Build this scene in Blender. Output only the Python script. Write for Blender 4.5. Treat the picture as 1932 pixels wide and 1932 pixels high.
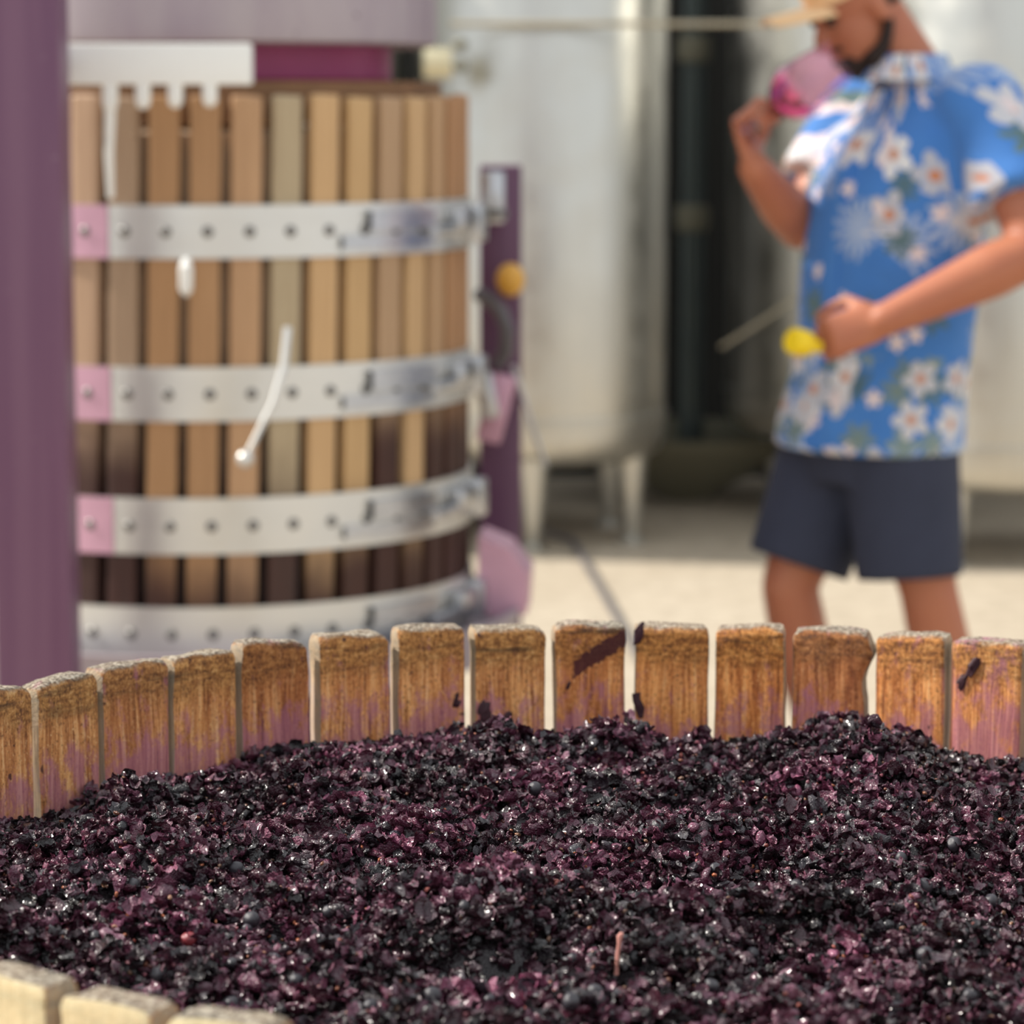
import bpy, bmesh, math, random
import numpy as np
from mathutils import Vector, Matrix, noise as mnoise

for o in list(bpy.data.objects): bpy.data.objects.remove(o)
SC = bpy.context.scene
COL = SC.collection
random.seed(7); RNG = np.random.default_rng(7)
PI = math.pi

# ------------------------------------------------------------------ camera
F_PX, HOR, EYE = 5686.0, 193.0, 1.49
PITCH = math.atan((966 - HOR) / F_PX)
cam = bpy.data.cameras.new('camera'); cam_o = bpy.data.objects.new('camera', cam); COL.objects.link(cam_o)
cam_o.location = (0, 0, EYE); cam_o.rotation_euler = (PI/2 - PITCH, 0, 0)
cam.sensor_width = 36; cam.lens = F_PX/1932*36; cam.clip_start = 0.05; cam.clip_end = 200
cam.dof.use_dof = True; cam.dof.focus_distance = 2.3; cam.dof.aperture_fstop = 6.9
SC.camera = cam_o

# ------------------------------------------------------------------ sky, sun, exposure
W = bpy.data.worlds.new('sky'); SC.world = W; W.use_nodes = True
W.node_tree.nodes['Background'].inputs[0].default_value = (0.93, 0.97, 1.0, 1)
W.node_tree.nodes['Background'].inputs[1].default_value = 0.84
sun = bpy.data.lights.new('sun', 'SUN'); sun_o = bpy.data.objects.new('sun', sun); COL.objects.link(sun_o)
SUN_DIR = Vector((-0.72, 0.13, 0.66)).normalized()
sun_o.rotation_euler = SUN_DIR.to_track_quat('Z', 'Y').to_euler(); sun_o.location = (-6, 3, 7)
sun.energy = 4.8; sun.angle = math.radians(2.5); sun.color = (1.0, 0.95, 0.86)
vs = SC.view_settings
vs.view_transform = 'Standard'; vs.look = 'None'; vs.gamma = 1; vs.use_curve_mapping = False; vs.exposure = 0.25

# ------------------------------------------------------------------ helpers
cp, sp = math.cos(PITCH), math.sin(PITCH)
def ray(x, y):
    u, v = (x-966)/F_PX, (966-y)/F_PX
    return Vector((u, cp+v*sp, -sp+v*cp))
def at(x, y, Y):                      # the point at forward distance Y seen at a place of the photograph
    d = ray(x, y); t = Y/d.y
    return Vector((d.x*t, Y, EYE+d.z*t))
def on_floor(x, y, z=0):
    d = ray(x, y); t = (z-EYE)/d.z
    return Vector((d.x*t, d.y*t, z))
def proj(X, Y, Z):
    Z = Z-EYE
    dep = Y*cp-Z*sp
    return 966+F_PX*X/dep, 966-F_PX*(Y*sp+Z*cp)/dep

class MB:
    def __init__(s): s.v = []; s.f = []
    def add(s, vs_, fs_):
        o = len(s.v); s.v += [tuple(p) for p in vs_]; s.f += [tuple(i+o for i in f) for f in fs_]
        return s
    def box(s, c, size, rot=None, bev=0.0):
        bm = bmesh.new(); bmesh.ops.create_cube(bm, size=1)
        for v in bm.verts: v.co = Vector((v.co.x*size[0], v.co.y*size[1], v.co.z*size[2]))
        if bev: bmesh.ops.bevel(bm, geom=bm.edges[:], offset=bev, segments=2, affect='EDGES', profile=.6)
        M = rot if rot is not None else Matrix.Identity(3)
        bm.verts.index_update()
        s.add([M @ v.co+Vector(c) for v in bm.verts], [[v.index for v in f.verts] for f in bm.faces]); bm.free()
        return s
    def loft(s, rings, caps=True, closed=True):
        n = len(rings[0]); vs_ = [p for r in rings for p in r]; fs_ = []
        for i in range(len(rings)-1):
            for j in range(n if closed else n-1):
                k = (j+1) % n
                fs_.append((i*n+j, i*n+k, (i+1)*n+k, (i+1)*n+j))
        if caps:
            fs_.append(tuple(reversed(range(n)))); fs_.append(tuple((len(rings)-1)*n+j for j in range(n)))
        return s.add(vs_, fs_)
    def tube(s, pts, rads, n=12, caps=True, flat=None):
        pts = [Vector(p) for p in pts]
        if not isinstance(rads, (list, tuple)): rads = [rads]*len(pts)
        rings = []; ref = None
        for i, p in enumerate(pts):
            a = pts[max(i-1, 0)]; b = pts[min(i+1, len(pts)-1)]
            t = (b-a).normalized()
            if ref is None:
                ref = Vector((0, 0, 1)) if abs(t.z) < .9 else Vector((1, 0, 0))
                if flat is not None: ref = Vector(flat)
            u = (ref-t*ref.dot(t)).normalized(); w = t.cross(u); ref = u
            r = rads[i]; ra, rb = r if isinstance(r, (tuple, list)) else (r, r)
            rings.append([p+u*ra*math.cos(2*PI*k/n)+w*rb*math.sin(2*PI*k/n) for k in range(n)])
        return s.loft(rings, caps)
    def limb(s, pts, rads, n=14):       # a tube with rounded ends
        pts = [Vector(p) for p in pts]
        d0 = (pts[0]-pts[1]).normalized(); d1 = (pts[-1]-pts[-2]).normalized()
        P, R = [], []
        for q in (.98, .8, .45): P.append(pts[0]+d0*rads[0]*q); R.append(rads[0]*math.sqrt(1-q*q))
        P += pts; R += list(rads)
        for q in (.45, .8, .98): P.append(pts[-1]+d1*rads[-1]*q); R.append(rads[-1]*math.sqrt(1-q*q))
        return s.tube(P, R, n)
    def ell(s, c, rx, ry, rz, rot=None, nu=18, nv=12):
        M = rot if rot is not None else Matrix.Identity(3); c = Vector(c); rings = []
        for i in range(1, nv):
            a = PI*i/nv
            rings.append([c+M @ Vector((rx*math.sin(a)*math.cos(2*PI*j/nu), ry*math.sin(a)*math.sin(2*PI*j/nu), -rz*math.cos(a))) for j in range(nu)])
        return s.loft(rings)
    def lathe(s, prof, c=(0, 0, 0), n=48, caps=False, a0=0, a1=2*PI, M=None):
        c = Vector(c); full = abs(a1-a0-2*PI) < 1e-6; k = n if full else n+1
        M = M if M is not None else Matrix.Identity(3)
        rings = [[c+M @ Vector((r*math.cos(a0+(a1-a0)*j/n), r*math.sin(a0+(a1-a0)*j/n), z)) for j in range(k)] for r, z in prof]
        return s.loft(rings, caps, full)
    def build(s, name, m, parent=None, smooth=True, **props):
        me = bpy.data.meshes.new(name); me.from_pydata(s.v, [], s.f)
        return link(name, me, m, parent, smooth, **props)

def link(name, me, m, parent=None, smooth=True, fix=True, **props):
    if fix:
        bm = bmesh.new(); bm.from_mesh(me); bmesh.ops.recalc_face_normals(bm, faces=bm.faces[:]); bm.to_mesh(me); bm.free()
    if smooth:
        me.polygons.foreach_set('use_smooth', [True]*len(me.polygons))
        me.set_sharp_from_angle(angle=math.radians(40))
    if m is not None and not me.materials: me.materials.append(m)
    o = bpy.data.objects.new(name, me); COL.objects.link(o)
    if parent is not None:
        o.parent = parent; o.matrix_parent_inverse = parent_world(parent).inverted()
    for k, v in props.items(): o[k] = v
    return o
def parent_world(p):
    M = p.matrix_basis.copy()
    if p.parent is not None: M = parent_world(p.parent) @ p.matrix_parent_inverse @ M
    return M
def empty(name, loc, **props):
    o = bpy.data.objects.new(name, None); COL.objects.link(o); o.location = loc; o.empty_display_size = .1
    for k, v in props.items(): o[k] = v
    return o
def child_copy(src, parent, M):
    o = src.copy(); COL.objects.link(o); o.parent = parent
    o.matrix_parent_inverse = parent_world(parent).inverted(); o.matrix_basis = M
    return o

# ------------------------------------------------------------------ node helper
class NM:
    def __init__(s, name, **pr):
        s.m = bpy.data.materials.new(name); s.m.use_nodes = True; s.t = s.m.node_tree
        s.p = s.t.nodes['Principled BSDF']; s.set(**pr)
    def set(s, **pr):
        for k, v in pr.items(): s.put(s.p.inputs[k.replace('_', ' ')], v)
    def put(s, sock, v):
        if isinstance(v, bpy.types.NodeSocket): s.t.links.new(v, sock)
        elif isinstance(v, (tuple, list)) and len(v) == 3 and sock.type == 'RGBA': sock.default_value = (*v, 1)
        else: sock.default_value = v
    def nd(s, typ, ins={}, **props):
        n = s.t.nodes.new('ShaderNode'+typ)
        for k, v in props.items(): setattr(n, k, v)
        for k, v in ins.items(): s.put(n.inputs[k], v)
        return n
    def obj(s): return s.nd('TexCoord').outputs['Object']
    def math(s, op, a, b=0.0, c=0.0, clamp=False):
        return s.nd('Math', {0: a, 1: b, 2: c}, operation=op, use_clamp=clamp).outputs[0]
    def vmath(s, op, a, b=(0, 0, 0)): return s.nd('VectorMath', {0: a, 1: b}, operation=op).outputs[0]
    def sep(s, v): return s.nd('SeparateXYZ', {0: v}).outputs
    def comb(s, x, y, z): return s.nd('CombineXYZ', {0: x, 1: y, 2: z}).outputs[0]
    def noise(s, v, scale, detail=3, rough=.55, col=False):
        n = s.nd('TexNoise', {'Vector': v, 'Scale': scale, 'Detail': detail, 'Roughness': rough})
        return n.outputs['Color' if col else 'Fac']
    def mul(s, v, k): return s.vmath('MULTIPLY', v, k)
    def mix(s, f, a, b, blend='MIX'): return s.nd('Mix', {0: f, 6: a, 7: b}, data_type='RGBA', blend_type=blend).outputs[2]
    def ss(s, x, lo, hi, a=0.0, b=1.0):
        return s.nd('MapRange', {'Value': x, 'From Min': lo, 'From Max': hi, 'To Min': a, 'To Max': b}, interpolation_type='SMOOTHSTEP').outputs[0]
    def ramp(s, f, stops):
        n = s.nd('ValToRGB', {0: f}); e = n.color_ramp.elements
        while len(e) < len(stops): e.new(.5)
        for q, (p, c) in zip(e, stops): q.position = p; q.color = (*c, 1)
        return n.outputs[0]
    def bump(s, h, strength=.5, dist=.001):
        s.put(s.p.inputs['Normal'], s.nd('Bump', {'Height': h, 'Strength': strength, 'Distance': dist}).outputs[0])

def lin(r, g, b):
    f = lambda c: (c/255/12.92 if c/255 <= .04045 else ((c/255+.055)/1.055)**2.4)
    return (f(r), f(g), f(b))

def plain(name, col, rough=.5, metal=0.0, var=.12, scale=30, bump=0.0, **kw):
    q = NM(name, Roughness=rough, Metallic=metal, **kw); c = q.obj(); n = q.noise(c, scale, 4)
    q.set(Base_Color=q.mix(n, tuple(x*(1-var) for x in col), tuple(min(1, x*(1+var)) for x in col)))
    if bump: q.bump(n, bump, .002)
    return q.m

# ---- materials
def mat_floor():
    q = NM('concrete', Roughness=.75); c = q.obj()
    n = q.noise(c, .9, 6, .6); n2 = q.noise(c, 14, 5, .65)
    col = q.mix(n, lin(172, 156, 134), lin(198, 186, 168)); col = q.mix(q.ss(n2, .35, .8), col, lin(158, 144, 125))
    q.set(Base_Color=col); q.bump(n2, .25, .003); return q.m
def mat_stave():
    # object colour: tint; alpha: amount of purple staining
    q = NM('worn_stave_wood', Roughness=.72); oi = q.nd('ObjectInfo'); c = q.obj()
    off = q.vmath('MULTIPLY', q.comb(oi.outputs['Random'], oi.outputs['Random'], oi.outputs['Random']), (17., 9., 5.))
    p = q.vmath('ADD', c, off); x, y, z = q.sep(c)
    warp = q.noise(q.mul(p, (18, 18, 10)), 1, 2, .5)
    pg = q.vmath('ADD', p, q.comb(q.math('MULTIPLY', warp, .009), 0., 0.))
    g = q.noise(q.mul(pg, (330, 330, 14)), 1, 4, .6)
    g2 = q.noise(q.mul(pg, (90, 90, 7)), 1, 3, .5)
    fz = q.noise(q.mul(p, (1., 1., .6)), 430, 4, .75); fz2 = q.noise(q.mul(p, (90, 90, 220)), 1, 4, .6)
    blot = q.noise(p, 26, 4, .6)
    col = q.ramp(g, [(.32, lin(112, 62, 30)), (.43, lin(198, 134, 78)), (.57, lin(236, 176, 112)), (.72, lin(252, 214, 160))])
    col = q.mix(q.ss(g2, .4, .7, 0., .55), col, lin(164, 98, 52))
    col = q.mix(q.ss(fz, .46, .34, 0., .8), col, lin(96, 54, 28)); col = q.mix(q.ss(fz, .56, .68, 0., .7), col, lin(255, 222, 166))
    dk = q.noise(q.mul(p, (70, 70, 24)), 1, 5, .7); col = q.mix(q.ss(dk, .58, .74, 0., .6), col, lin(110, 62, 40))
    # torn end fibres near the top
    top = q.ss(q.math('ADD', z, q.math('MULTIPLY', q.math('SUBTRACT', blot, .5), .05)), -.045, -.018)
    fib = q.ramp(q.math('ADD', q.math('MULTIPLY', fz, .55), q.math('MULTIPLY', fz2, .45)), [(.36, lin(64, 42, 24)), (.45, lin(150, 102, 54)), (.54, lin(212, 158, 88)), (.66, lin(246, 208, 144))])
    col = q.mix(q.math('MULTIPLY', top, .85), col, fib)
    col = q.mix(1.0, q.mix(1.0, col, oi.outputs['Color'], 'MULTIPLY'), (1.14, 1.07, 1.06), 'MULTIPLY')
    band = q.math('MULTIPLY', q.ss(q.noise(q.mul(p, (16, 16, 110)), 1, 3), .52, .7), q.ss(z, -.05, -.005))
    col = q.mix(q.math('MULTIPLY', band, .8), col, lin(66, 46, 30))
    # grey weathering on the very top
    nrm = q.nd('VectorTransform', {0: q.nd('NewGeometry').outputs['Normal']}, vector_type='NORMAL', convert_from='WORLD', convert_to='OBJECT').outputs[0]
    w = q.ss(q.math('ADD', q.sep(nrm)[2], q.math('MULTIPLY', q.math('SUBTRACT', fz2, .5), .8)), .35, .8)
    grey = q.ramp(q.noise(p, 300, 3), [(.35, lin(70, 62, 54)), (.5, lin(150, 140, 124)), (.65, lin(206, 196, 178))])
    col = q.mix(q.math('MULTIPLY', w, .9), col, grey)
    # purple juice stains, stronger towards the fruit
    am = oi.outputs['Alpha']
    st = q.noise(q.mul(p, (60, 60, 30)), 1, 5, .7)
    low = q.ss(z, -.02, -.115, 0., .25)
    th = q.math('ADD', st, q.math('ADD', low, q.math('MULTIPLY', am, .16)))
    col = q.mix(q.math('MULTIPLY', q.ss(th, .66, .84), .70), col, q.mix(g, lin(132, 62, 80), lin(214, 140, 168)))
    sp_ = q.noise(p, 62, 2, .5)
    col = q.mix(q.math('MULTIPLY', q.ss(sp_, .71, .74), .85), col, lin(62, 24, 34))
    # sawn side faces stay pale
    nx = q.math('ABSOLUTE', q.sep(nrm)[0])
    pale = q.mix(g, lin(146, 134, 112), lin(198, 190, 170))
    col = q.mix(q.math('MULTIPLY', q.ss(nx, .75, .95), .75), col, pale)
    col = q.mix(q.math('MULTIPLY', q.ss(q.sep(nrm)[1], .5, .8), .85), col, q.mix(g, lin(196, 176, 130), lin(238, 226, 188)))
    q.set(Base_Color=col)
    h = q.math('ADD', q.math('MULTIPLY', g, .7), q.math('MULTIPLY', top, q.math('MULTIPLY', fz, 1.6)))
    q.bump(h, .9, .0022)
    return q
def mat_wine_splash(base):
    # the splash of dried must on one stave: a ragged diagonal patch
    m = base.m.copy(); m.name = 'worn_stave_wood_splashed'; q = NM.__new__(NM); q.m = m; q.t = m.node_tree; q.p = q.t.nodes['Principled BSDF']
    old = q.p.inputs['Base Color'].links[0].from_socket
    c = q.obj(); x, y, z = q.sep(c); n = q.noise(c, 170, 3); n2 = q.noise(c, 420, 2)
    # line from (0.032,-0.012) to (-0.012,-0.045)
    d = q.math('SUBTRACT', z, q.math('MULTIPLY_ADD', x, .62, -.031))
    d = q.math('ADD', d, q.math('MULTIPLY', q.math('SUBTRACT', n, .5), .012))
    k = q.math('MULTIPLY', q.ss(q.math('ABSOLUTE', d), .0095, .0075), q.ss(q.math('ADD', x, q.math('MULTIPLY', q.math('SUBTRACT', n2, .5), .01)), -.0175, -.0145))
    q.set(Base_Color=q.mix(q.math('MULTIPLY', k, .93), old, lin(78, 26, 34)))
    return m
def mat_press_stave():
    # object colour: wood tone; alpha: how high the must has soaked it
    q = NM('press_stave_wood', Roughness=.6); oi = q.nd('ObjectInfo'); c = q.obj()
    off = q.vmath('MULTIPLY', q.comb(oi.outputs['Random'], oi.outputs['Random'], oi.outputs['Random']), (17., 9., 5.))
    p = q.vmath('ADD', c, off); z = q.sep(c)[2]
    g = q.noise(q.mul(p, (120, 120, 6)), 1, 4, .6)
    col = q.mix(1.0, q.mix(g, (.72, .66, .6), (1.12, 1.12, 1.12)), oi.outputs['Color'], 'MULTIPLY')
    zz = q.math('ADD', z, q.math('MULTIPLY', q.math('SUBTRACT', q.noise(p, 9, 3), .5), .1))
    lev = q.math('MULTIPLY_ADD', oi.outputs['Alpha'], .62, -1.12)       # soak height
    k = q.ss(q.math('SUBTRACT', zz, lev), .1, -.1)
    col = q.mix(q.math('MULTIPLY', k, .96), col, q.mix(g, lin(20, 6, 10), lin(72, 26, 18)))
    q.set(Base_Color=col); q.bump(g, .3, .002); return q.m
def mat_metal(name, col, rough, metal=1.0, streak=.2, sc=(40, 40, .6)):
    q = NM(name, Metallic=metal); c = q.obj(); n = q.noise(q.mul(c, sc), 1, 4, .6); n2 = q.noise(c, 7, 4, .6)
    q.set(Base_Color=q.mix(q.math('MULTIPLY', n, 1.0), tuple(x*(1-streak) for x in col), col), Roughness=q.ss(n2, .3, .8, rough*.8, rough*1.25))
    return q.m
def mat_pomace(name='crushed_grape_skin', rough=.30):
    q = NM(name, Specular_IOR_Level=.5, Coat_Weight=.5, Coat_Roughness=.16, Coat_IOR=1.5); c = q.obj()
    a = q.nd('Attribute', attribute_name='piece_color').outputs['Color']
    n = q.noise(c, 240, 3, .6); n2 = q.noise(c, 520, 3, .6); rg = q.math('ABSOLUTE', q.math('SUBTRACT', q.noise(c, 330, 2, .5), .5))
    q.set(Base_Color=q.mix(n, q.mix(1., a, (.45, .4, .45), 'MULTIPLY'), q.mix(1., a, (1.5, 1.45, 1.5), 'MULTIPLY')), Roughness=q.ss(n2, .3, .7, rough*.75, rough*1.5))
    q.bump(q.math('ADD', q.math('MULTIPLY', rg, 2.2), q.math('MULTIPLY', n2, .3)), .8, .0024); return q.m
def mat_shirt():
    q = NM('floral_cotton', Roughness=.85, Sheen_Weight=.1); uv = q.nd('UVMap', uv_map='UVMap').outputs[0]
    def flowers(sc, seed, petals, rad, inner, pick_lo):
        p = q.vmath('ADD', q.vmath('MULTIPLY', uv, (sc, sc, 0.)), (seed, seed*.7, 0.))
        v = q.nd('TexVoronoi', {'Vector': p, 'Scale': 1., 'Randomness': .75}, voronoi_dimensions='2D')
        d = q.vmath('SUBTRACT', p, v.outputs['Position']); dx, dy, _ = q.sep(d)
        r = v.outputs['Distance']; rnd = q.sep(v.outputs['Color'])
        an = q.math('ADD', q.math('ARCTAN2', dy, dx), q.math('MULTIPLY', rnd[1], 6.28))
        pet = q.math('ABSOLUTE', q.math('COSINE', q.math('MULTIPLY', an, petals/2)))
        lim = q.math('MULTIPLY', q.math('MULTIPLY_ADD', pet, 1-inner, inner), rad)
        k = q.math('MULTIPLY', q.math('LESS_THAN', r, lim), q.math('GREATER_THAN', rnd[0], pick_lo))
        core = q.math('MULTIPLY', q.math('LESS_THAN', r, rad*.24), k)
        return k, core, rnd[2], r
    n = q.noise(q.vmath('MULTIPLY', uv, (9., 9., 0.)), 1, 2)
    col = q.mix(n, lin(56, 112, 184), lin(72, 130, 200))
    k, core, rn, r = flowers(9.0, 3.1, 14, .62, .25, .55)
    col = q.mix(k, col, q.mix(rn, lin(128, 152, 196), lin(176, 190, 212)))          # palm fronds
    k, core, rn, r = flowers(13.0, 8.7, 7, .55, .2, .72)
    col = q.mix(k, col, q.mix(rn, lin(92, 116, 112), lin(70, 100, 120)))            # dark leaves
    k, core, rn, r = flowers(10.5, 1.3, 5, .52, .5, .42)
    vv = q.sep(uv)[1]; dens = q.math('SUBTRACT', 1., q.math('MULTIPLY', q.ss(vv, 1.02, 1.07), q.ss(vv, 1.27, 1.2)))
    k = q.math('MULTIPLY', k, q.math('GREATER_THAN', dens, .5)); core = q.math('MULTIPLY', k, core)
    col = q.mix(k, col, q.mix(rn, lin(178, 178, 188), lin(222, 220, 220)))          # white blossoms
    col = q.mix(core, col, lin(196, 128, 92))
    k, core, rn, r = flowers(24.0, 5.2, 5, .45, .5, .8)
    col = q.mix(k, col, lin(222, 206, 206))
    low_ = q.math('LESS_THAN', q.math('ADD', vv, q.math('MULTIPLY', n, .08)), 1.04)
    for sc_, sd, pt, rd, inn, pk_, ca, cb_ in ((11., 2.2, 16, .6, .2, .35, (132, 158, 200), (186, 198, 216)), (14., 6.4, 6, .5, .25, .6, (104, 124, 122), (128, 146, 142)), (12.5, 9.1, 5, .5, .5, .4, (184, 184, 192), (218, 214, 214))):
        k, core, rn, r = flowers(sc_, sd, pt, rd, inn, pk_); k = q.math('MULTIPLY', k, low_)
        col = q.mix(k, col, q.mix(rn, lin(*ca), lin(*cb_)))
        if pt == 5: col = q.mix(q.math('MULTIPLY', core, low_), col, lin(196, 130, 96))
    q.set(Base_Color=col); q.bump(q.noise(uv, 14, 3), .5, .02); return q.m
def mat_skin(name, col, red):
    q = NM(name, Roughness=.5, Subsurface_Weight=.12, Subsurface_Radius=(.02, .008, .005), Subsurface_Scale=.3)
    q.set(Base_Color=q.mix(q.noise(q.obj(), 14, 3), col, red)); return q.m
def mat_post(name, a, b):
    q = NM(name, Roughness=.42); c = q.obj(); n = q.noise(q.mul(c, (16, 16, .7)), 1, 3); n2 = q.noise(c, 60, 4)
    col = q.mix(q.ss(n, .35, .65), a, b); q.set(Base_Color=q.mix(q.ss(n2, .68, .75, 0, .3), col, lin(150, 125, 140))); return q.m

M_floor = mat_floor(); Q_stave = mat_stave(); M_stave = Q_stave.m; M_splash = mat_wine_splash(Q_stave); M_pstave = mat_press_stave()
M_tank = mat_metal('brushed_steel', (.64, .63, .585), .38, 1.0, .14)
M_hoop = mat_metal('hoop_steel', (.74, .73, .70), .38, .75, .12, (3, 3, 60))
M_chrome = mat_metal('polished_steel', (.62, .63, .66), .34, 1.0, .3, (30, 30, 30))
M_dkmetal = mat_metal('dark_pipe_metal', (.10, .12, .115), .45, .6, .3)
M_bolt = plain('bolt_steel', (.22, .21, .2), .4, .9)
M_purple = mat_post('purple_paint', lin(112, 76, 102), lin(100, 62, 92))
M_magenta = plain('magenta_paint', lin(158, 54, 104), .45, var=.2, scale=8)
_q = NM('lilac_stained_steel', Roughness=.5, Metallic=.2); _c = _q.obj()
_q.set(Base_Color=_q.mix(_q.ss(_q.noise(_c, 22, 4, .6), .66, .72), _q.mix(_q.noise(_q.mul(_c, (9, 9, 3)), 1, 3), lin(146, 128, 146), lin(190, 182, 184)), lin(70, 50, 62))); M_lilac = _q.m
M_white = plain('white_plastic', (.88, .88, .85), .4, var=.03)
M_pinkstain = plain('pink_stained_steel', lin(206, 160, 180), .45, .35, .2, 12)
M_orange = plain('amber_plastic', lin(226, 170, 70), .35)
M_yellow = plain('yellow_plastic', lin(244, 208, 20), .4, var=.05)
M_black = plain('black_rubber', (.02, .02, .022), .5)
M_greyhose = plain('grey_hose', (.12, .11, .12), .45)
M_shade = plain('painted_shade_black', (.018, .017, .014), .8, var=.3, scale=3)  # near-black colour stands in for the deep shade behind and beneath the tanks
M_beige = plain('beige_pipe_paint', lin(170, 160, 138), .5)
M_basin = plain('olive_grey_steel', lin(126, 122, 104), .55, .3)
M_skin = mat_skin('tanned_skin', lin(184, 118, 84), lin(170, 98, 74))
M_beard = plain('dark_hair', lin(40, 27, 22), .8, var=.4, scale=90, bump=.6)
M_cap = plain('tan_cap_cotton', lin(236, 196, 150), .85, var=.06, scale=60)
M_shirt = mat_shirt(); M_shorts = plain('navy_cotton', lin(50, 54, 72), .9, var=.15, scale=20)
M_shoe = plain('shoe_leather', (.06, .045, .035), .6)
M_eye = plain('eye_dark', (.02, .014, .01), .2)
M_skinpulp = mat_pomace(); M_whole = None

# ================================================================== the setting
fl = MB(); fl.add([(-9, -4, 0), (9, -4, 0), (9, 12.2, 0), (-9, 12.2, 0), (-9, -4, -.1), (9, -4, -.1), (9, 12.2, -.1), (-9, 12.2, -.1)],
                  [(0, 1, 2, 3), (7, 6, 5, 4), (0, 4, 5, 1), (1, 5, 6, 2), (2, 6, 7, 3), (3, 7, 4, 0)])
fl.build('floor', M_floor, smooth=False, kind='structure')
MB().box((0, 12.1, 1.75), (18, .2, 3.5)).build('shade_wall_back', M_shade, smooth=False, kind='structure')  # its blackness is painted shade, closing the view behind the tanks
MB().box((0, 11.65, 3.45), (18, 1.1, .1)).build('shade_canopy', M_shade, smooth=False, kind='structure')  # added out of view to block skylight and darken the floor under the tanks

# ================================================================== foreground basket
CX, CY, RO, TH = .129, 2.123, .65, .027
RI = RO-TH; RIM = 1.009; ZB = .30
fb = empty('press_basket', (CX, CY, ZB), label='round slatted wooden basket full of crushed grapes, staves stained purple', category='basket')
PITCHW = 2*PI*RI/54
tt = np.linspace(math.radians(168), math.radians(12), 4000)
pxs, pys = proj(CX+RI*np.cos(tt), CY+RI*np.sin(tt), RIM-.05)
def th_far(px): return float(np.interp(px, pxs[:], tt[:])) if pxs[0] < px < pxs[-1] else None
mono = np.argmin(pxs); tt, pxs = tt[mono:], pxs[mono:]
# (left, right, top y at left, top y at right, tint, stain amount)
SV = [(-52, 66, 1300, 1292, (0.92, 0.9, 0.86), 0.45), (76, 190, 1292, 1262, (0.9, 0.89, 0.84), 0.55), (198, 322, 1259, 1238, (0.8, 0.74, 0.7), 0.75),
      (329, 448, 1240, 1221, (0.92, 0.89, 0.82), 0.5), (457, 586, 1206, 1205, (0.7, 0.58, 0.5), 0.6), (605, 737, 1194, 1190, (0.98, 0.92, 0.84), 0.55),
      (752, 880, 1180, 1177, (0.98, 0.93, 0.86), 0.6), (896, 1030, 1180, 1181, (0.98, 0.94, 0.87), 0.4), (1048, 1180, 1174, 1172, (0.94, 0.79, 0.66), 0.6),
      (1198, 1337, 1174, 1178, (1.06, 0.92, 0.74), 0.35), (1348, 1480, 1179, 1177, (1.14, 0.95, 0.72), 0.45), (1494, 1633, 1182, 1186, (0.72, 0.56, 0.5), 0.55),
      (1650, 1782, 1194, 1192, (1.08, 0.92, 0.76), 0.65), (1795, 1926, 1202, 1207, (1.04, 0.94, 0.84), 1.1)]
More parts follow.
